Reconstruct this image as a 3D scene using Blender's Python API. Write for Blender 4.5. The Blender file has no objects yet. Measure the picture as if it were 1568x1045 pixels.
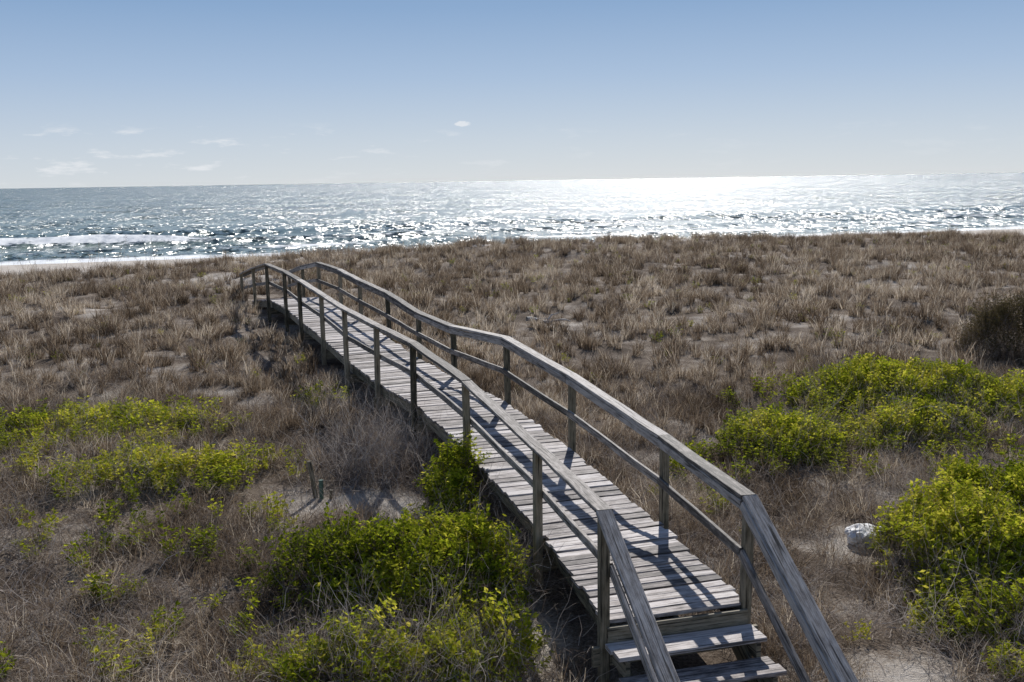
import bpy, math, random, bmesh
import numpy as np
from mathutils import Vector, Matrix, noise
random.seed(7); rng=np.random.default_rng(7)
scene=bpy.context.scene
rad=math.radians
CAMZ=4.35
SUN_EL=35; SUN_AZ=9

# ------------------------------------------------------------ helpers
def link(ob): scene.collection.objects.link(ob); return ob
def mk_mesh(name,verts,faces,mat=None,smooth=False,face_attr=None,uvs=None):
    me=bpy.data.meshes.new(name); me.from_pydata([tuple(v) for v in verts],[],faces)
    if face_attr is not None:
        a=me.attributes.new("rnd",'FLOAT','FACE'); a.data.foreach_set("value",np.array(face_attr,dtype=np.float32))
    if uvs is not None:
        uv=me.uv_layers.new(name="UVMap"); uv.data.foreach_set("uv",np.array(uvs,dtype=np.float32).ravel())
    if mat: me.materials.append(mat)
    if smooth: me.polygons.foreach_set("use_smooth",[True]*len(me.polygons))
    me.update(); return me
def new_mat(name):
    m=bpy.data.materials.new(name); m.use_nodes=True
    nt=m.node_tree; nt.nodes.clear()
    return m,nt,nt.nodes,nt.links
def N(nt,t,**kw):
    n=nt.nodes.new(t)
    for k,v in kw.items():
        if k in n.inputs: n.inputs[k].default_value=v
        else: setattr(n,k,v)
    return n
def ramp(nt,stops,fac=None):
    r=nt.nodes.new('ShaderNodeValToRGB'); e=r.color_ramp.elements
    while len(e)<len(stops): e.new(0.5)
    for i,(p,c) in enumerate(stops):
        e[i].position=p; e[i].color=(c,c,c,1) if not hasattr(c,'__len__') else (*c,1)
    if fac is not None: nt.links.new(fac,r.inputs[0])
    return r
def math_n(nt,op,a,b=None,clamp=False):
    n=nt.nodes.new('ShaderNodeMath'); n.operation=op; n.use_clamp=clamp
    for i,x in enumerate((a,b)):
        if x is None: continue
        if isinstance(x,(int,float)): n.inputs[i].default_value=x
        else: nt.links.new(x,n.inputs[i])
    return n.outputs[0]
def vmath(nt,op,a,b=None):
    n=nt.nodes.new('ShaderNodeVectorMath'); n.operation=op
    for i,x in enumerate((a,b)):
        if x is None: continue
        if isinstance(x,tuple): n.inputs[i].default_value=x
        else: nt.links.new(x,n.inputs[i])
    return n.outputs[0]
def fbm(x,y,o=3,seed=0.):
    v=0;a=1;t=0
    for i in range(o):
        v+=a*noise.noise(Vector((x,y,seed+i*7.3))); t+=a; a*=.5; x*=2.03; y*=2.03
    return v/t

# ------------------------------------------------------------ terrain function
SA=rad(17); sA,cA=math.sin(SA),math.cos(SA)
def to_st(x,y): return (-sA*x+cA*y, cA*x+sA*y)
def to_xy(s,t): return (-sA*s+cA*t, cA*s+sA*t)
def interp(x,xs,ys): return float(np.interp(x,xs,ys))
def gz(x,y):
    s,t=to_st(x,y)
    cr=interp(t,[-60,-8,-.5,7,15,28,44,90],[.55,.57,.8,1.06,1.32,1.02,.7,.7])
    base=interp(s,[-30,0,9,16,24,32,40,45,48,54,70,100,107,125,400],
        [-.4,-.2,-.05,.3,.55,.68,.66+.6*(cr-.72),cr,cr-.05,-.6,-2.0,-2.75,-3.02,-4.2,-9])
    b=fbm(x*.22,y*.22,3,1.)*.28+fbm(x*.9,y*.9,2,5.)*.12
    if s<14: b*=.6
    elif s>24: b*=1.35
    if s>55: b*=max(0.08,1-(s-55)/25)
    return base+b

# ------------------------------------------------------------ path data
Rp=[(2.06,8.4),(1.67,10.7),(.79,13.0),(-.09,15.25),(-1.03,17.3),(-1.84,19.5),(-2.72,21.7),(-3.65,23.9),(-4.49,26.1),(-5.42,28.05),(-6.45,30.8),(-7.45,33.4)]
RH=[2.75,2.80,2.55,2.39,2.50,2.52,2.36,2.29,2.22,2.18,2.5,2.9]
Lp=[(.75,8.06),(.25,10.25),(-.61,12.6),(-1.5,14.85),(-2.31,16.8),(-3.2,18.9),(-4.06,21.15),(-4.99,23.35),(-5.83,25.55),(-6.74,27.45),(-7.85,30.3),(-8.95,33.0)]
LH=[2.75,2.80,2.53,2.39,2.39,2.36,2.32,2.22,2.2,2.15,2.5,2.9]
DZ=[.6,.56,.8,.96,.93,.93,1.01,1.09,1.14,1.18,.86,.48]
Cp=[((a[0]+b[0])/2,(a[1]+b[1])/2) for a,b in zip(Rp,Lp)]
def path_dist(x,y):
    best=9
    pts=[(Cp[0][0]+.272*3,Cp[0][1]-.962*3)]+Cp
    for (ax,ay),(bx,by) in zip(pts,pts[1:]):
        dx,dy=bx-ax,by-ay; k=max(0,min(1,((x-ax)*dx+(y-ay)*dy)/(dx*dx+dy*dy)))
        best=min(best,math.hypot(x-ax-k*dx,y-ay-k*dy))
    return best

# ------------------------------------------------------------ materials
def wood_mat(name,lo,mid,hi):
    m,nt,nd,lk=new_mat(name)
    out=N(nt,'ShaderNodeOutputMaterial'); b=N(nt,'ShaderNodeBsdfPrincipled',Roughness=.7)
    b.inputs['Specular IOR Level'].default_value=.35
    uv=N(nt,'ShaderNodeUVMap'); mp=N(nt,'ShaderNodeMapping'); mp.inputs['Scale'].default_value=(2.2,60,1)
    lk.new(uv.outputs[0],mp.inputs[0])
    n1=N(nt,'ShaderNodeTexNoise',Scale=1.,Detail=6.,Roughness=.7); lk.new(mp.outputs[0],n1.inputs['Vector'])
    mp2=N(nt,'ShaderNodeMapping'); mp2.inputs['Scale'].default_value=(4,14,1); lk.new(uv.outputs[0],mp2.inputs[0])
    n2=N(nt,'ShaderNodeTexNoise',Scale=1.3,Detail=5.,Roughness=.65); lk.new(mp2.outputs[0],n2.inputs['Vector'])
    at=N(nt,'ShaderNodeAttribute',attribute_name="rnd")
    s=math_n(nt,'ADD',math_n(nt,'MULTIPLY',n1.outputs[0],1.3),math_n(nt,'MULTIPLY',at.outputs['Fac'],.62))
    s=math_n(nt,'ADD',s,math_n(nt,'MULTIPLY',n2.outputs[0],1.4))
    s=math_n(nt,'SUBTRACT',s,1.17)
    r=ramp(nt,[(.2,lo),(.45,mid),(.82,hi)],s)
    mp3=N(nt,'ShaderNodeMapping'); mp3.inputs['Scale'].default_value=(1.3,34,1); mp3.inputs['Location'].default_value=(7,3,0); lk.new(uv.outputs[0],mp3.inputs[0])
    n3=N(nt,'ShaderNodeTexNoise',Scale=1.,Detail=3.); lk.new(mp3.outputs[0],n3.inputs['Vector'])
    cr=ramp(nt,[(.36,.18),(.42,1.)],n3.outputs[0])
    mx=N(nt,'ShaderNodeMix',data_type='RGBA',blend_type='MULTIPLY'); mx.inputs[0].default_value=1; lk.new(r.outputs[0],mx.inputs[6]); lk.new(cr.outputs[0],mx.inputs[7])
    lk.new(mx.outputs[2],b.inputs['Base Color'])
    bp=N(nt,'ShaderNodeBump',Strength=.8,Distance=.008); lk.new(n1.outputs[0],bp.inputs['Height']); lk.new(bp.outputs[0],b.inputs['Normal'])
    lk.new(b.outputs[0],out.inputs[0]); return m
M_deck=wood_mat("weathered_planks",(.10,.085,.078),(.33,.285,.26),(.62,.57,.54))
M_rail=wood_mat("weathered_rails",(.08,.07,.06),(.24,.21,.185),(.5,.46,.42))
M_post=wood_mat("weathered_posts",(.05,.045,.03),(.17,.145,.095),(.33,.28,.2))

def plant_mat(name,stops,trans=.4,pw=1.):
    m,nt,nd,lk=new_mat(name)
    out=N(nt,'ShaderNodeOutputMaterial')
    at=N(nt,'ShaderNodeAttribute',attribute_name="rnd"); oi=N(nt,'ShaderNodeAttribute',attribute_name="irnd")
    geo=N(nt,'ShaderNodeNewGeometry')
    pn=N(nt,'ShaderNodeTexNoise',Scale=.45,Detail=1.); lk.new(geo.outputs['Position'],pn.inputs['Vector'])
    f=math_n(nt,'ADD',math_n(nt,'MULTIPLY',math_n(nt,'POWER',at.outputs['Fac'],pw),.6),math_n(nt,'MULTIPLY',oi.outputs['Fac'],.4))
    f=math_n(nt,'ADD',f,math_n(nt,'MULTIPLY',math_n(nt,'SUBTRACT',pn.outputs[0],.45),.9))
    r=ramp(nt,stops,f)
    b=N(nt,'ShaderNodeBsdfDiffuse')
    tr=N(nt,'ShaderNodeBsdfTranslucent'); mx=N(nt,'ShaderNodeMixShader',Fac=trans)
    lk.new(r.outputs[0],b.inputs['Color']); lk.new(r.outputs[0],tr.inputs['Color'])
    lk.new(b.outputs[0],mx.inputs[1]); lk.new(tr.outputs[0],mx.inputs[2]); lk.new(mx.outputs[0],out.inputs[0])
    return m
M_dry=plant_mat("dry_grass_mat",[(0,(.05,.035,.025)),(.3,(.155,.112,.076)),(.58,(.32,.245,.17)),(.92,(.8,.7,.56))],.42,1.5)
M_twig=plant_mat("dead_twig_mat",[(0,(.075,.058,.047)),(.4,(.22,.172,.138)),(.88,(.66,.58,.5))],.15,1.3)
M_leaf=plant_mat("green_leaf_mat",[(0,(.06,.085,.01)),(.35,(.22,.27,.015)),(.65,(.43,.455,.03)),(.95,(.66,.58,.09))],.5)
M_olive=plant_mat("olive_leaf_mat",[(0,(.05,.045,.02)),(.5,(.13,.105,.045)),(.9,(.24,.18,.09))],.3)

# ground
mg,nt,nd,lk=new_mat("dune_sand"); out=N(nt,'ShaderNodeOutputMaterial'); b=N(nt,'ShaderNodeBsdfPrincipled',Roughness=.95)
b.inputs['Specular IOR Level'].default_value=.1
geo=N(nt,'ShaderNodeNewGeometry')
n1=N(nt,'ShaderNodeTexNoise',Scale=1.1,Detail=6.,Roughness=.6); lk.new(geo.outputs['Position'],n1.inputs['Vector'])
n2=N(nt,'ShaderNodeTexNoise',Scale=28.,Detail=5.,Roughness=.75); lk.new(geo.outputs['Position'],n2.inputs['Vector'])
at=N(nt,'ShaderNodeAttribute',attribute_name="sandy")
f=math_n(nt,'ADD',math_n(nt,'MULTIPLY',n1.outputs[0],1.3),math_n(nt,'MULTIPLY',n2.outputs[0],1.0))
f=math_n(nt,'ADD',math_n(nt,'SUBTRACT',f,.72),math_n(nt,'MULTIPLY',at.outputs['Fac'],.4))
r=ramp(nt,[(.22,(.085,.062,.045)),(.45,(.22,.172,.13)),(.72,(.54,.48,.41)),(1,(.7,.64,.57))],f)
lk.new(r.outputs[0],b.inputs['Base Color'])
bp=N(nt,'ShaderNodeBump',Strength=1.,Distance=.05); lk.new(n2.outputs[0],bp.inputs['Height']); lk.new(bp.outputs[0],b.inputs['Normal'])
lk.new(b.outputs[0],out.inputs[0]); M_ground=mg

# ------------------------------------------------------------ sand patches / green patches (world metres)
sandp=[(-2.35,12.9,1.0,.6),(-1.5,12.6,.5,.5),(1.3,26.4,.9,.7),(4.2,11.4,.6,.6),(3.35,7.9,.6,.8),(.15,9.1,.35,.6),(-5.9,18.9,.7,.5,.7),(-11.5,38,2.,1.6,.9),(-9.5,36.5,1.4,1.6,.7),(16,40,1.6,1.,.6),(9,26.5,1.,.6,.6),(13,33,1.2,.8,.5),(-13,30,1.6,.7,.6),(22,44,3,1.2,.7),(11,43,2,1,.6)]
greens=[(-7.3,16.2,2.6,1.2,.8),(-5.0,13.8,1.9,1.1,.75),(-3.4,17.9,.9,.5,.5),(6.9,17.4,2.6,1.5,1.),(4.15,14.9,1.1,1.4,1.),(9.0,17.0,1.7,1.3,.9),(5.4,16.2,1.3,1.,.8),(-6.9,14.2,1.6,.8,.5),
 (4.4,8.6,1.2,.8,.6),(-3.7,9.6,2.2,1.6,.25),(-4.4,11.6,1.9,1.3,.4),(-1.2,8.2,1.2,.8,.5),(6.6,14.2,1.7,1.2,.45),(2.6,14.2,.7,1.6,.35),(-6,24,3,2,.1),(6,23,5,3,.12)]
def ell(x,y,L):
    v=0
    for e in L:
        d=((x-e[0])/e[2])**2+((y-e[1])/e[3])**2
        w=e[4] if len(e)>4 else 1.
        v=max(v,w*max(0,1-d*.6) if d<1.67 else 0)
    return v

# ------------------------------------------------------------ ground mesh
S=np.concatenate([np.linspace(-40,-1,14),np.arange(0,52,.28),np.arange(52,112,2.),[120,150,200,300,400]])
U=np.linspace(-1,1,361); T=np.sinh(4*U)*13+5
verts=[];sandy=[]
for s in S:
    for t in T:
        x,y=to_xy(s,t); verts.append((x,y,gz(x,y)))
        sd=ell(x,y,sandp) if 0<s<50 else 0
        if s>46: sd=1
        sandy.append(sd)
nT=len(T); faces=[(i*nT+j,i*nT+j+1,(i+1)*nT+j+1,(i+1)*nT+j) for i in range(len(S)-1) for j in range(nT-1)]
me=mk_mesh("ground",verts,faces,M_ground,True)
a=me.attributes.new("sandy",'FLOAT','POINT'); a.data.foreach_set("value",np.array(sandy,dtype=np.float32))
link(bpy.data.objects.new("ground",me))

# ------------------------------------------------------------ ocean
SEA=-3.0
S=np.concatenate([np.arange(97,175,.5),np.geomspace(175,30000,70)])
U=np.linspace(-1,1,501)
verts=[];foam=[]
for s in S:
    half=max(230,s*1.6)
    for u in U:
        t=u*half+ s*.15
        z=0;fo=0
        if s<260:
            m=fbm(t*.018,.3,3,2.)*9
            m2=fbm(t*.03,4.3,3,9.)*6
            d=s-(138+m); brk=.3+.9*fbm(t*.02,8,2,4.); brk=max(.1,min(.6,brk))
            if t<2: brk=min(1.,brk+min(.75,(2-t)*.05))
            z+=1.35*brk*math.exp(-(d/2.)**2)
            k=brk*(1.05+.5*fbm(t*.12,2,2,14.))
            if d<.5: fo=max(fo,k*math.exp(-((d+1.)/1.5)**2)*1.1)
            if -12<d<-1: fo=max(fo,.42*brk)
            d2=s-(121+m2); z+=.25*math.exp(-(d2/2.0)**2); fo=max(fo,.85*math.exp(-((d2+1)/1.8)**2)*(.55+fbm(t*.05,s*.1,2,3.)))
            d3=s-(163+m*.8); z+=.6*math.exp(-(d3/4)**2)
            d4=s-(195+m2); z+=.5*math.exp(-(d4/6)**2)
            fo=max(fo,(.95 if t<0 else .75)*math.exp(-((s-(108+m2*.5))/5.)**2))
        z+=fbm(t*.06,s*.12,2,11.)*.22*(1 if s<400 else 0)
        x,y=to_xy(s,t); verts.append((x,y,SEA+z)); foam.append(fo)
nT=len(U); faces=[(i*nT+j,i*nT+j+1,(i+1)*nT+j+1,(i+1)*nT+j) for i in range(len(S)-1) for j in range(nT-1)]
mo,nt,nd,lk=new_mat("ocean_water"); out=N(nt,'ShaderNodeOutputMaterial'); b=N(nt,'ShaderNodeBsdfPrincipled',Roughness=.12,IOR=1.33)
geo=N(nt,'ShaderNodeNewGeometry'); vr=N(nt,'ShaderNodeVectorRotate',rotation_type='Z_AXIS'); vr.inputs['Angle'].default_value=-SA
lk.new(geo.outputs['Position'],vr.inputs['Vector'])
def wn(sx,sy,det,rough=.55,col=False):
    mp=N(nt,'ShaderNodeMapping'); mp.inputs['Scale'].default_value=(sx,sy,1); lk.new(vr.outputs[0],mp.inputs[0])
    n=N(nt,'ShaderNodeTexNoise',Scale=1.,Detail=det,Roughness=rough); lk.new(mp.outputs[0],n.inputs['Vector']); return n.outputs[1 if col else 0]
def slopes(c,kx,ky):
    v=vmath(nt,'SUBTRACT',c,(.5,.5,.5)); return vmath(nt,'MULTIPLY',v,(kx,ky,0))
gust=wn(.006,.02,4,.6)
g=N(nt,'ShaderNodeMapRange'); lk.new(gust,g.inputs[0]); g.inputs[1].default_value=.3; g.inputs[2].default_value=.7; g.inputs[3].default_value=.75; g.inputs[4].default_value=1.25
sl=vmath(nt,'ADD',slopes(wn(.09,.045,2,.5,True),1.3,1.4),slopes(wn(.7,.35,5,.75,True),7.6,4.8))
sc=N(nt,'ShaderNodeVectorMath',operation='SCALE'); lk.new(sl,sc.inputs[0]); lk.new(g.outputs[0],sc.inputs['Scale'])
nn=vmath(nt,'NORMALIZE',vmath(nt,'ADD',geo.outputs['Normal'],sc.outputs[0]))
w3=wn(.012,.03,4)
rc=ramp(nt,[(.3,(.08,.12,.11)),(.7,(.135,.195,.17))],w3)
at=N(nt,'ShaderNodeAttribute',attribute_name="foam"); fn=wn(.7,1.6,7,.75)
ff=math_n(nt,'ADD',at.outputs['Fac'],math_n(nt,'MULTIPLY',math_n(nt,'SUBTRACT',fn,.5),2.2))
fr=ramp(nt,[(.45,0.),(.7,1.)],ff)
mx=N(nt,'ShaderNodeMix',data_type='RGBA'); lk.new(fr.outputs[0],mx.inputs[0]); lk.new(rc.outputs[0],mx.inputs[6]); mx.inputs[7].default_value=(.85,.87,.87,1)
lk.new(mx.outputs[2],b.inputs['Base Color'])
fnorm=vmath(nt,'NORMALIZE',vmath(nt,'ADD',vmath(nt,'MULTIPLY',geo.outputs['Normal'],(.4,.4,1.)),vmath(nt,'MULTIPLY',sc.outputs[0],(.25,.25,0.))))
nm=N(nt,'ShaderNodeMix',data_type='VECTOR'); lk.new(fr.outputs[0],nm.inputs[0]); lk.new(nn,nm.inputs[4]); lk.new(fnorm,nm.inputs[5]); lk.new(nm.outputs[1],b.inputs['Normal'])
rr=math_n(nt,'ADD',math_n(nt,'MULTIPLY',fr.outputs[0],.5),.23); lk.new(rr,b.inputs['Roughness'])
lk.new(b.outputs[0],out.inputs[0])
me=mk_mesh("ocean",verts,faces,mo,True)
a=me.attributes.new("foam",'FLOAT','POINT'); a.data.foreach_set("value",np.array(foam,dtype=np.float32))
link(bpy.data.objects.new("ocean",me))

# ------------------------------------------------------------ wood builder
class Wood:
    def __init__(s): s.v=[];s.f=[];s.r=[];s.uv=[]
    def beam(s,p,q,w,h,up=(0,0,1),rnd=None,segs=1,warp=0.):
        p=Vector(p);q=Vector(q);d=(q-p);L=d.length;d.normalize();up=Vector(up)
        side=d.cross(up).normalized();up=side.cross(d).normalized()
        rnd=random.random() if rnd is None else rnd
        ou,ov=random.random()*50,random.random()*50
        b0=len(s.v); c=min(w,h)*.12
        prof=[(-w/2+c,-h/2),(w/2-c,-h/2),(w/2,-h/2+c),(w/2,h/2-c),(w/2-c,h/2),(-w/2+c,h/2),(-w/2,h/2-c),(-w/2,-h/2+c)]
        for i in range(segs+1):
            k=i/segs; o=Vector((0,0,0))
            if warp and 0<i<segs: o=side*random.uniform(-warp,warp)+up*random.uniform(-warp,warp)
            for a,b in prof: s.v.append(p+d*L*k+o+side*a+up*b)
        per=[0]
        for i in range(8):
            a=prof[i];b=prof[(i+1)%8];per.append(per[-1]+math.hypot(a[0]-b[0],a[1]-b[1]))
        for i in range(segs):
            for j in range(8):
                a0=b0+i*8+j;a1=b0+i*8+(j+1)%8
                s.f.append((a0,a1,a1+8,a0+8)); s.r.append(rnd)
                u0,u1=L*i/segs+ou,L*(i+1)/segs+ou
                s.uv+=[(u0,per[j]+ov),(u0,per[j+1]+ov),(u1,per[j+1]+ov),(u1,per[j]+ov)]
        s.f.append(tuple(b0+7-j for j in range(8))); s.r.append(rnd*.6); s.uv+=[(ou+prof[7-j][0]*.3,ov+prof[7-j][1]) for j in range(8)]
        e=b0+segs*8
        s.f.append(tuple(e+j for j in range(8))); s.r.append(rnd*.6); s.uv+=[(ou+prof[j][0]*.3,ov+prof[j][1]) for j in range(8)]
    def obj(s,name,mat,parent):
        ob=bpy.data.objects.new(name,mk_mesh(name,s.v,s.f,mat,False,s.r,s.uv)); link(ob); ob.parent=parent; return ob
board=bpy.data.objects.new("wooden_boardwalk",None); link(board)
deck=Wood();rails=Wood();posts=Wood();fr_=Wood()
Dc=[Vector((c[0],c[1],z)) for c,z in zip(Cp,DZ)]
lat=[]
for i in range(len(Rp)):
    v=Vector((Rp[i][0]-Lp[i][0],Rp[i][1]-Lp[i][1],0)); lat.append(v.normalized())
HW=.67
for i in range(len(Dc)-1):
    seg=(Dc[i+1]-Dc[i]);L=seg.length; n=max(1,round(L/.135))
    for k in range(n):
        t=(k+.5)/n
        c=Dc[i].lerp(Dc[i+1],t); l=lat[i].lerp(lat[i+1],t).normalized()
        upv=l.cross(seg.normalized())
        e1=random.gauss(0,.014);e2=random.gauss(0,.014);dz=random.gauss(0,.004);tl=random.gauss(0,.004)
        rn=random.random()
        if random.random()<.06: rn=1.5
        deck.beam(c-l*(HW+e1)+Vector((0,0,dz-.02-tl)),c+l*(HW+e2)+Vector((0,0,dz-.02+tl)),L/n-.014-random.random()*.01,.036,upv,rn,segs=3,warp=.003)
for i in range(len(Dc)-1):
    for o in (-.6,0,.6):
        fr_.beam(Dc[i]+lat[i]*o+Vector((0,0,-.135)),Dc[i+1]+lat[i+1]*o+Vector((0,0,-.135)),.045,.18)
def side(P,H,sgn):
    tops=[Vector((x,y,CAMZ-h)) for (x,y),h in zip(P,H)]
    for i,tp in enumerate(tops):
        g=gz(tp.x,tp.y)-.3
        lean=Vector((random.gauss(0,.015),random.gauss(0,.015),0))
        posts.beam((tp.x+lean.x,tp.y+lean.y,min(g,DZ[i]-.5)),(tp.x,tp.y,tp.z-.045),.088,.088,up=(lat[i].x,lat[i].y,0))
    inn=-sgn
    for i in range(len(tops)-1):
        a,b2=tops[i],tops[i+1]; d=(b2-a).normalized()
        j=Vector((0,0,random.gauss(0,.004)))
        rails.beam(a-d*.008+Vector((0,0,-.02))+lat[i]*inn*.012,b2-d*.004+Vector((0,0,-.02))+lat[i+1]*inn*.012+j,.142,.038,segs=5,warp=.006)
        rails.beam(a+lat[i]*inn*.066+Vector((0,0,-.09)),b2-d*.006+lat[i+1]*inn*.066+Vector((0,0,-.09)),.038,.088,segs=3,warp=.002)
        za=Vector((a.x,a.y,DZ[i]+.47));zb=Vector((b2.x,b2.y,DZ[i+1]+.47))
        rails.beam(za+lat[i]*inn*.066,zb-d*.006+lat[i+1]*inn*.066,.038,.088,segs=4,warp=.005,rnd=random.random()*.7)
    return tops
RT=side(Rp,RH,1); LT=side(Lp,LH,-1)
for i in range(len(Dc)):
    fr_.beam(Dc[i]-lat[i]*.78+Vector((0,0,-.32)),Dc[i]+lat[i]*.78+Vector((0,0,-.32)),.045,.18)
sd=Vector((.262,-.965,0)).normalized(); l0=lat[0]
nst=5; rise=.17; run=.285
front=Dc[0]+sd*.04
fr_.beam(front-l0*.66+Vector((0,0,-.13)),front+l0*.66+Vector((0,0,-.13)),.04,.17)
for k in range(1,nst+1):
    z=.6-rise*k
    for q in (.075,.222):
        c=front+sd*(run*(k-1)+q+.03); c.z=z-.02
        deck.beam(c-l0*(.69+random.gauss(0,.01)),c+l0*(.69+random.gauss(0,.01)),.14,.038,segs=3,warp=.002,rnd=random.random())
for o in (-.6,.6):
    for k in range(1,nst+1):
        z=.6-rise*k-.042-.08
        c=front+sd*(run*(k-1)+.02)+l0*o; c.z=z
        fr_.beam(c,c+sd*(run+.02),.042,.155)
    a=front+l0*(o*.92)+Vector((0,0,-.32)); bq=a+sd*run*nst+Vector((0,0,-rise*nst)); fr_.beam(a,bq,.042,.2)
for tops,inn in ((RT,-1),(LT,1)):
    a=tops[0]; e=a+sd*2.05+Vector((0,0,-.62*2.05))
    rails.beam(a+Vector((0,0,-.02))+sd*.004,e+Vector((0,0,-.02)),.142,.038,segs=5,warp=.004,rnd=.7)
    rails.beam(a+l0*inn*.066+Vector((0,0,-.09))+sd*.004,e+l0*inn*.066+Vector((0,0,-.09)),.038,.088,segs=3)
    rails.beam(a+l0*inn*.066+Vector((0,0,-.53))+sd*.004,e+l0*inn*.066+Vector((0,0,-.53)),.038,.088,segs=3)
    pe=e-sd*.1
    posts.beam((pe.x,pe.y,-.9),(pe.x,pe.y,pe.z),.088,.088,up=(l0.x,l0.y,0))
deck.obj("deck_planks",M_deck,board); rails.obj("handrails",M_rail,board); posts.obj("posts",M_post,board); fr_.obj("frame",M_post,board)

# ------------------------------------------------------------ plant sources
def strip(V,F,R,pts,w0,w1,wd,rnd):
    n=len(pts); b0=len(V)
    for i,p in enumerate(pts):
        w=w0+(w1-w0)*i/(n-1)
        V.append(p-wd*w/2); V.append(p+wd*w/2)
    for i in range(n-1):
        a=b0+i*2; F.append((a,a+1,a+3,a+2)); R.append(rnd)
def tuft(nb,rad_,h,w,lean=.5,seg=3,seedheads=0):
    V=[];F=[];R=[]
    for _ in range(nb):
        a=random.random()*6.28; r=rad_*math.sqrt(random.random())
        base=Vector((math.cos(a)*r,math.sin(a)*r,-.03))
        az=a+random.gauss(0,.9); hd=Vector((math.cos(az),math.sin(az),0)); L=h*random.uniform(.45,1.15); ln=abs(random.gauss(0,lean))+.08
        pts=[]
        for i in range(seg+1):
            t=i/seg; pts.append(base+hd*(L*ln*t*t)+hd*L*.1*t+Vector((random.gauss(0,.01),random.gauss(0,.01),L*t*(1-.35*min(ln,1.6)*t))))
        wa=random.random()*3.14; wd=Vector((math.cos(wa),math.sin(wa),0))
        rn=random.random()
        strip(V,F,R,pts,w*random.uniform(.7,1.3),w*.25,wd,rn)
        if random.random()<seedheads:
            tip=pts[-1]
            for q in range(5):
                o=Vector((random.gauss(0,.012),random.gauss(0,.012),-q*.022)); d=Vector((random.gauss(0,.02),random.gauss(0,.02),.03))
                strip(V,F,R,[tip+o,tip+o+d*.5,tip+o+d],.012,.004,wd,rn*.6)
    return V,F,R
def twigs(n,rad_,h,w):
    V=[];F=[];R=[]
    def grow(p,d,L,w,depth):
        pts=[p];seg=4
        rn=random.random()
        for i in range(seg):
            d=(d+Vector((random.gauss(0,.25),random.gauss(0,.25),random.gauss(-.04,.2)))).normalized()
            p=p+d*L/seg
            if p.z<.0: p.z=.01
            pts.append(p.copy())
            if depth and random.random()<.6:
                grow(p.copy(),(d+Vector((random.gauss(0,.7),random.gauss(0,.7),random.gauss(.1,.4)))).normalized(),L*.55,w*.6,depth-1)
        wa=random.random()*3.14
        strip(V,F,R,pts,w,w*.4,Vector((math.cos(wa),math.sin(wa),.3)).normalized(),rn)
    for _ in range(n):
        a=random.random()*6.28;r=rad_*math.sqrt(random.random());az=random.random()*6.28
        grow(Vector((math.cos(a)*r,math.sin(a)*r,0)),Vector((math.cos(az),math.sin(az),random.uniform(.1,1.6))).normalized(),h*random.uniform(.5,1.2),w,2)
    return V,F,R
def leaves(nst,rad_,h,ll,lw):
    V=[];F=[];R=[];TV=[];TF=[];TR=[]
    for _ in range(nst):
        a=random.random()*6.28;r=rad_*math.sqrt(random.random())
        p=Vector((math.cos(a)*r*.5,math.sin(a)*r*.5,-.12)); d=Vector((math.cos(a)*r*2,math.sin(a)*r*2,1)).normalized(); L=h*random.uniform(.5,1.1)
        pts=[p.copy()]
        for i in range(5):
            d=(d+Vector((random.gauss(0,.18),random.gauss(0,.18),0))).normalized(); p=p+d*(L+.12)/5; pts.append(p.copy())
            if i>=1:
                for q in range(4):
                    az=random.random()*6.28; ld=Vector((math.cos(az),math.sin(az),random.uniform(-.1,.9))).normalized()
                    sdv=ld.cross(Vector((random.gauss(0,.5),random.gauss(0,.5),1))).normalized()
                    s=random.uniform(.6,1.25); l=ll*s; wv=sdv*lw*s/2; up=Vector((0,0,-.12*l))
                    b0=len(V); rn=random.random()
                    V.extend([p,p+ld*l*.5+wv,p+ld*l+up,p+ld*l*.5-wv]); F.append((b0,b0+1,b0+2,b0+3)); R.append(rn)
        strip(TV,TF,TR,pts,.006,.003,Vector((1,0,0)),.3)
    return (V,F,R),(TV,TF,TR)
def coll(name,datas,mats):
    c=bpy.data.collections.new(name)
    for i,D in enumerate(datas):
        if not isinstance(D[0],tuple): D=(D,)
        V=[];F=[];R=[];MI=[]
        for k,(v,f,r) in enumerate(D):
            o=len(V);V+=v;F+=[tuple(x+o for x in q) for q in f];R+=r;MI+=[k]*len(f)
        me=mk_mesh(f"{name}_{i}",V,F,None,False,R)
        for m in mats: me.materials.append(m)
        me.polygons.foreach_set("material_index",MI)
        c.objects.link(bpy.data.objects.new(f"{name}_{i:02d}",me))
    return c
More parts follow.
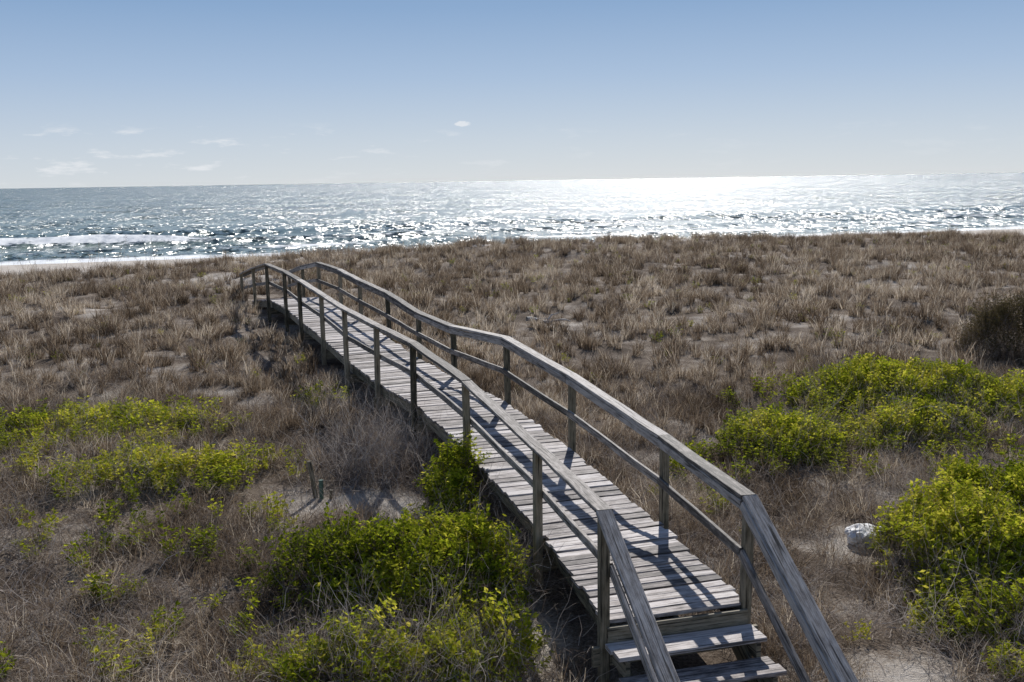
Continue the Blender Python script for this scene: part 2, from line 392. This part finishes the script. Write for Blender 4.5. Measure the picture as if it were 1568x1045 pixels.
def instancer(name,P,ROT,SC,IDX,c):
    me=bpy.data.meshes.new(name); me.from_pydata([tuple(p) for p in P],[],[])
    a=me.attributes.new("rot",'FLOAT_VECTOR','POINT'); a.data.foreach_set("vector",np.array(ROT,dtype=np.float32).ravel())
    a=me.attributes.new("scl",'FLOAT_VECTOR','POINT'); a.data.foreach_set("vector",np.array(SC,dtype=np.float32).ravel())
    a=me.attributes.new("idx",'INT','POINT'); a.data.foreach_set("value",np.array(IDX,dtype=np.int32))
    a=me.attributes.new("irnd",'FLOAT','POINT'); a.data.foreach_set("value",rng.random(len(P)).astype(np.float32))
    ob=link(bpy.data.objects.new(name,me))
    ng=bpy.data.node_groups.new(name+"_gn",'GeometryNodeTree')
    ng.interface.new_socket("Geometry",in_out='INPUT',socket_type='NodeSocketGeometry'); ng.interface.new_socket("Geometry",in_out='OUTPUT',socket_type='NodeSocketGeometry')
    gi=ng.nodes.new('NodeGroupInput');go=ng.nodes.new('NodeGroupOutput');ip=ng.nodes.new('GeometryNodeInstanceOnPoints')
    ci=ng.nodes.new('GeometryNodeCollectionInfo'); ci.inputs['Collection'].default_value=c; ci.inputs['Separate Children'].default_value=True; ci.inputs['Reset Children'].default_value=True
    def na(n,t):
        x=ng.nodes.new('GeometryNodeInputNamedAttribute'); x.data_type=t; x.inputs['Name'].default_value=n; return [o for o in x.outputs if o.enabled and o.name=='Attribute'][0]
    L=ng.links.new
    L(gi.outputs[0],ip.inputs['Points']);L(ci.outputs[0],ip.inputs['Instance']);ip.inputs['Pick Instance'].default_value=True
    L(na('idx','INT'),ip.inputs['Instance Index']);L(na('rot','FLOAT_VECTOR'),ip.inputs['Rotation']);L(na('scl','FLOAT_VECTOR'),ip.inputs['Scale'])
    rz=ng.nodes.new('GeometryNodeRealizeInstances'); L(ip.outputs[0],rz.inputs[0]); L(rz.outputs[0],go.inputs[0])
    m=ob.modifiers.new("scatter",'NODES'); m.node_group=ng; return ob

C_near=coll("tuft_near",[tuft(75,.2,.32,.007,.8) for _ in range(6)],[M_dry])
C_far=coll("tuft_far",[tuft(46,.11,.44,.016,.28,2) for _ in range(6)],[M_dry])
C_twig=coll("twig_tangle",[twigs(14,.28,.42,.007) for _ in range(6)],[M_twig])
C_leaf=coll("leaf_clump",[leaves(8,.16,.22,.055,.028) for _ in range(6)],[M_leaf,M_twig])
C_olive=coll("olive_clump",[leaves(10,.16,.3,.04,.014) for _ in range(4)],[M_olive,M_twig])
C_oats=coll("oat_stalks",[tuft(5,.15,1.25,.012,.12,4,1.) for _ in range(4)],[M_dry])

class Sc:
    def __init__(s,n): s.P=[];s.R=[];s.S=[];s.I=[];s.n=n
    def add(s,x,y,z,sc,tilt=.12,zs=1.):
        s.P.append((x,y,z));s.R.append((random.gauss(0,tilt),random.gauss(0,tilt),random.random()*6.28));s.S.append((sc,sc,sc*zs));s.I.append(random.randrange(s.n))
grassN=Sc(6);grassF=Sc(6);tw=Sc(6);lf=Sc(6);ol=Sc(4);oats=Sc(4)
ROCK=(4.28,11.5)
def wedge(y0,y1,dens):
    A=(.62*(y1**2-y0**2)+4*(y1-y0)); n=int(A*dens)
    for _ in range(n):
        while True:
            y=random.uniform(y0,y1)
            if random.random()<(1.24*y+4)/(1.24*y1+4): break
        x=random.uniform(-1,1)*(.62*y+2); yield x,y
for x,y in wedge(4.5,20,21):
    if path_dist(x,y)<.82: continue
    if math.hypot(x-ROCK[0],(y-ROCK[1])*.6)<.45: continue
    sd_=ell(x,y,sandp); g=ell(x,y,greens)
    if random.random()<sd_*1.3: continue
    pn=fbm(x*.7,y*.7,3,20.)
    if pn<-.2 and random.random()<.65: continue
    fy=max(0,min(1,(y-13)/7))
    if random.random()<g*.55: pass
    elif random.random()<.42*(1-fy)+.06: tw.add(x,y,gz(x,y),random.uniform(.6,1.3),.2)
    elif random.random()<fy*.85: grassF.add(x,y,gz(x,y),random.uniform(.45,.85))
    else: grassN.add(x,y,gz(x,y),random.uniform(.6,1.3),.2)
    gn=fbm(x*1.3,y*1.3,3,40.)
    if random.random()<(g*1.4)*(.6+gn*2.2): lf.add(x,y,gz(x,y)+.04+.14*g,random.uniform(.7,1.25),.25)
    elif gn>.2 and random.random()<.07: lf.add(x,y,gz(x,y),random.uniform(.5,.8),.2)
for x,y in wedge(20,60,10):
    s,t=to_st(x,y)
    if s>50 or path_dist(x,y)<.85: continue
    if random.random()<ell(x,y,sandp)*1.2: continue
    pn=fbm(x*.95,y*.75,3,20.)
    if pn<-.07 and random.random()<.72: continue
    g=ell(x,y,greens)
    if random.random()<.14: tw.add(x,y,gz(x,y),random.uniform(.7,1.2))
    else: grassF.add(x,y,gz(x,y),random.uniform(.45,1.05)*(1+pn*.7))
    if random.random()<.04+g*.2 : lf.add(x,y,gz(x,y)+.03,random.uniform(.5,.9),.2)
def bush(S_,cx,cy,rx,ry,h,n,stem=.22):
    for _ in range(n):
        a=random.random()*6.28; rr=random.random()**.45; ph=random.random()
        x=cx+math.cos(a)*rr*rx;y=cy+math.sin(a)*rr*ry
        top=h*math.sqrt(max(0,1-rr*rr))*(1+.6*fbm(x*1.9,y*1.9,2,60.))
        z=gz(x,y)+top*(1-.55*random.random()**1.6)-.04
        if path_dist(x,y)<.74: continue
        S_.add(x,y,z,random.uniform(.7,1.25),.45)
    for _ in range(int(n*stem)):
        a=random.random()*6.28;rr=math.sqrt(random.random());x=cx+math.cos(a)*rr*rx;y=cy+math.sin(a)*rr*ry
        if path_dist(x,y)<.76: continue
        tw.add(x,y,gz(x,y),random.uniform(.8,1.4),.15,1.4)
bush(lf,-.9,9.95,.95,.8,.85,200,.25)
bush(lf,-1.8,10.2,.85,.6,.65,80,.35)
bush(lf,-.3,8.6,.55,.7,.5,45,.6)
bush(lf,-1.2,8.4,.9,.5,.5,45,.7)
bush(lf,-.72,12.3,.36,.65,.85,80)
bush(lf,5.05,10.6,.9,1.0,.8,330)
bush(lf,6.1,11.6,.9,1.0,.85,230)
bush(lf,4.6,9.2,.6,.6,.35,50,.5)
bush(lf,7.0,17.7,1.9,1.1,.55,380); bush(lf,4.2,15.0,.9,1.,.42,170); bush(lf,8.9,16.9,1.3,1.,.5,230); bush(lf,6.5,15.6,1.0,.6,.4,110)
bush(lf,-7.3,16.2,2.0,.8,.3,110); bush(lf,-5.0,13.8,1.3,.7,.25,50)
bush(ol,10.9,21.6,.9,.9,1.2,260)
for _ in range(110):
    x=random.gauss(-1.75,.5);y=random.gauss(14.6,1.0)
    if path_dist(x,y)>.76: tw.add(x,y,gz(x,y),random.uniform(.9,1.5),.2,1.3)
for _ in range(220):
    t=random.uniform(-24,50);s=44+random.gauss(0,2.)
    x,y=to_xy(s,t); oats.add(x,y,gz(x,y),random.uniform(.4,.8) if t>-2 else random.uniform(.6,1.3),.05)
instancer("dry_grass",grassN.P,grassN.R,grassN.S,grassN.I,C_near)
instancer("dune_grass",grassF.P,grassF.R,grassF.S,grassF.I,C_far)
instancer("dead_brush",tw.P,tw.R,tw.S,tw.I,C_twig)
instancer("green_shrubs",lf.P,lf.R,lf.S,lf.I,C_leaf)
instancer("olive_bush",ol.P,ol.R,ol.S,ol.I,C_olive)
instancer("sea_oats",oats.P,oats.R,oats.S,oats.I,C_oats)

# ------------------------------------------------------------ small objects
def simple_mat(name,col,rough=.7,ns=20):
    m,nt,nd,lk=new_mat(name); out=N(nt,'ShaderNodeOutputMaterial'); b=N(nt,'ShaderNodeBsdfPrincipled',Roughness=rough)
    g=N(nt,'ShaderNodeNewGeometry'); n=N(nt,'ShaderNodeTexNoise',Scale=float(ns),Detail=5.); lk.new(g.outputs['Position'],n.inputs['Vector'])
    r=ramp(nt,[(.3,tuple(c*.7 for c in col)),(.7,col)],n.outputs[0]); lk.new(r.outputs[0],b.inputs['Base Color'])
    bp=N(nt,'ShaderNodeBump',Strength=.5,Distance=.01); lk.new(n.outputs[0],bp.inputs['Height']); lk.new(bp.outputs[0],b.inputs['Normal'])
    lk.new(b.outputs[0],out.inputs[0]); return m
bm=bmesh.new(); bmesh.ops.create_icosphere(bm,subdivisions=4,radius=1)
for v in bm.verts:
    n=v.co.normalized(); k=1+.35*noise.noise(n*1.6+Vector((3,1,2)))+.18*abs(noise.noise(n*4))-.1*noise.noise(n*11)
    up=.16 if n.z>0 else .12
    v.co=Vector((n.x*.27*k,n.y*.21*k,n.z*up*k))
me=bpy.data.meshes.new("white_rock"); bm.to_mesh(me); me.materials.append(simple_mat("white_rock_mat",(.9,.89,.87),.8,14))
ob=link(bpy.data.objects.new("white_rock",me)); ob.location=(ROCK[0],ROCK[1],gz(*ROCK)+.08); ob.rotation_euler=(0,.12,.3)
st=bpy.data.objects.new("wooden_stake",None); link(st); W=Wood()
g=gz(-2.7,13.1); W.beam((-2.7,13.1,g-.1),(-2.78,13.1,g+.52),.06,.035,up=(0,1,0)); W.beam((-2.5,13.0,g-.1),(-2.48,13.0,g+.14),.04,.04,up=(0,1,0))
W.obj("stakes",M_post,st)
bm=bmesh.new(); bmesh.ops.create_cone(bm,segments=16,radius1=.03,radius2=.03,depth=.35,cap_ends=True)
me=bpy.data.meshes.new("pipe"); bm.to_mesh(me); me.materials.append(simple_mat("green_pipe",(.08,.16,.12),.4)); pob=link(bpy.data.objects.new("pipe",me)); pob.parent=st; pob.location=(-2.62,13.02,g+.1)
V=[];F=[];ring=8
cx,cy=1.0,26.4
pts=[Vector((cx-.6+.13*i,cy+.12*math.sin(i*.7),gz(cx-.6+.13*i,cy)+.08+.06*math.sin(i*.9+1))) for i in range(10)]
def tube(pts,r0,r1):
    b0=len(V)
    for i,p in enumerate(pts):
        d=(pts[min(i+1,len(pts)-1)]-pts[max(i-1,0)]).normalized(); s_=d.cross(Vector((0,0,1))).normalized();u_=s_.cross(d); rr=r0+(r1-r0)*i/(len(pts)-1)
        for j in range(ring):
            a=6.283*j/ring; V.append(p+(s_*math.cos(a)+u_*math.sin(a))*rr*random.uniform(.85,1.15))
    for i in range(len(pts)-1):
        for j in range(ring): F.append((b0+i*ring+j,b0+i*ring+(j+1)%ring,b0+(i+1)*ring+(j+1)%ring,b0+(i+1)*ring+j))
tube(pts,.06,.02); tube([pts[4],pts[4]+Vector((.15,.1,.18)),pts[4]+Vector((.35,.1,.24))],.035,.012)
tube([pts[2],pts[2]+Vector((.1,-.2,.06)),pts[2]+Vector((.3,-.4,.08))],.03,.012)
link(bpy.data.objects.new("driftwood",mk_mesh("driftwood",V,F,simple_mat("driftwood_mat",(.55,.5,.45)),True)))

# ------------------------------------------------------------ world, sun
w=bpy.data.worlds.new("World"); scene.world=w; w.use_nodes=True; nt=w.node_tree; nt.nodes.clear(); lk=nt.links
out=N(nt,'ShaderNodeOutputWorld'); bg=N(nt,'ShaderNodeBackground',Strength=.1)
sky=N(nt,'ShaderNodeTexSky'); sky.sky_type='NISHITA'; sky.sun_disc=False; sky.sun_elevation=rad(SUN_EL); sky.sun_rotation=rad(SUN_AZ); sky.air_density=1.; sky.dust_density=.2; sky.ozone_density=2.
tc=N(nt,'ShaderNodeTexCoord'); sp=N(nt,'ShaderNodeSeparateXYZ'); lk.new(tc.outputs['Generated'],sp.inputs[0])
hz=ramp(nt,[(0.,(.62,.68,.74)),(.04,(.53,.61,.72)),(.10,(.37,.49,.68)),(.165,(.235,.37,.59)),(.5,(.115,.17,.31)),(1.,(.055,.1,.22))],sp.outputs[2])
hs=N(nt,'ShaderNodeVectorMath',operation='SCALE'); lk.new(hz.outputs[0],hs.inputs[0]); hs.inputs['Scale'].default_value=10.
hm=N(nt,'ShaderNodeMix',data_type='RGBA'); hm.inputs[0].default_value=.92; lk.new(sky.outputs[0],hm.inputs[6]); lk.new(hs.outputs[0],hm.inputs[7])
mp=N(nt,'ShaderNodeMapping'); mp.inputs['Scale'].default_value=(20,20,95); lk.new(tc.outputs['Generated'],mp.inputs[0])
cn=N(nt,'ShaderNodeTexNoise',Scale=1.,Detail=6.,Roughness=.6); lk.new(mp.outputs[0],cn.inputs['Vector'])
band=ramp(nt,[(0.,.2),(.015,.9),(.045,.9),(.058,0.)],sp.outputs[2])
leftm=N(nt,'ShaderNodeMapRange'); lk.new(sp.outputs[0],leftm.inputs[0]); leftm.inputs[1].default_value=.1; leftm.inputs[2].default_value=-.35
cm=ramp(nt,[(.57,0.),(.7,1.)],cn.outputs[0])
m1=math_n(nt,'MULTIPLY',math_n(nt,'MULTIPLY',cm.outputs[0],band.outputs[0]),math_n(nt,'ADD',math_n(nt,'MULTIPLY',leftm.outputs[0],.75),.12))
px=math_n(nt,'POWER',math_n(nt,'ABSOLUTE',math_n(nt,'DIVIDE',math_n(nt,'ADD',sp.outputs[0],.045),.008)),2.)
pz=math_n(nt,'POWER',math_n(nt,'ABSOLUTE',math_n(nt,'DIVIDE',math_n(nt,'SUBTRACT',sp.outputs[2],.0555),.0028)),2.)
mp5=N(nt,'ShaderNodeMapping'); mp5.inputs['Scale'].default_value=(160,160,300); lk.new(tc.outputs['Generated'],mp5.inputs[0])
pn5=N(nt,'ShaderNodeTexNoise',Scale=1.,Detail=4.); lk.new(mp5.outputs[0],pn5.inputs['Vector'])
pd=math_n(nt,'SUBTRACT',math_n(nt,'ADD',px,pz),math_n(nt,'MULTIPLY',pn5.outputs[0],2.2))
pm=ramp(nt,[(0.,.7),(.6,0.)],math_n(nt,'ADD',pd,.6))
mm=math_n(nt,'MAXIMUM',m1,pm.outputs[0])
mix=N(nt,'ShaderNodeMix',data_type='RGBA'); lk.new(mm,mix.inputs[0]); lk.new(hm.outputs[2],mix.inputs[6]); mix.inputs[7].default_value=(8.3,8.5,8.8,1)
lk.new(mix.outputs[2],bg.inputs[0]); lk.new(bg.outputs[0],out.inputs[0])
sund=Vector((math.sin(rad(SUN_AZ))*math.cos(rad(SUN_EL)),math.cos(rad(SUN_AZ))*math.cos(rad(SUN_EL)),math.sin(rad(SUN_EL))))
L=bpy.data.lights.new("sun",'SUN'); L.energy=5.; L.angle=rad(.53); L.color=(1,.965,.92); so=link(bpy.data.objects.new("sun",L)); so.rotation_euler=sund.to_track_quat('Z','Y').to_euler(); so.location=(0,0,30)

# ------------------------------------------------------------ camera
cam=bpy.data.cameras.new("camera"); cam.lens=35; cam.sensor_width=36; cam.clip_end=60000; cam.clip_start=.05
co=link(bpy.data.objects.new("camera",cam))
co.matrix_world=Matrix.Translation((0,0,CAMZ))@Matrix.Rotation(rad(90-9.17),4,'X')@Matrix.Rotation(-math.atan(25/1568),4,'Z')
scene.camera=co
scene.view_settings.view_transform='Standard'; scene.view_settings.look='None'; scene.view_settings.exposure=0
print("counts",len(grassN.P),len(grassF.P),len(tw.P),len(lf.P))
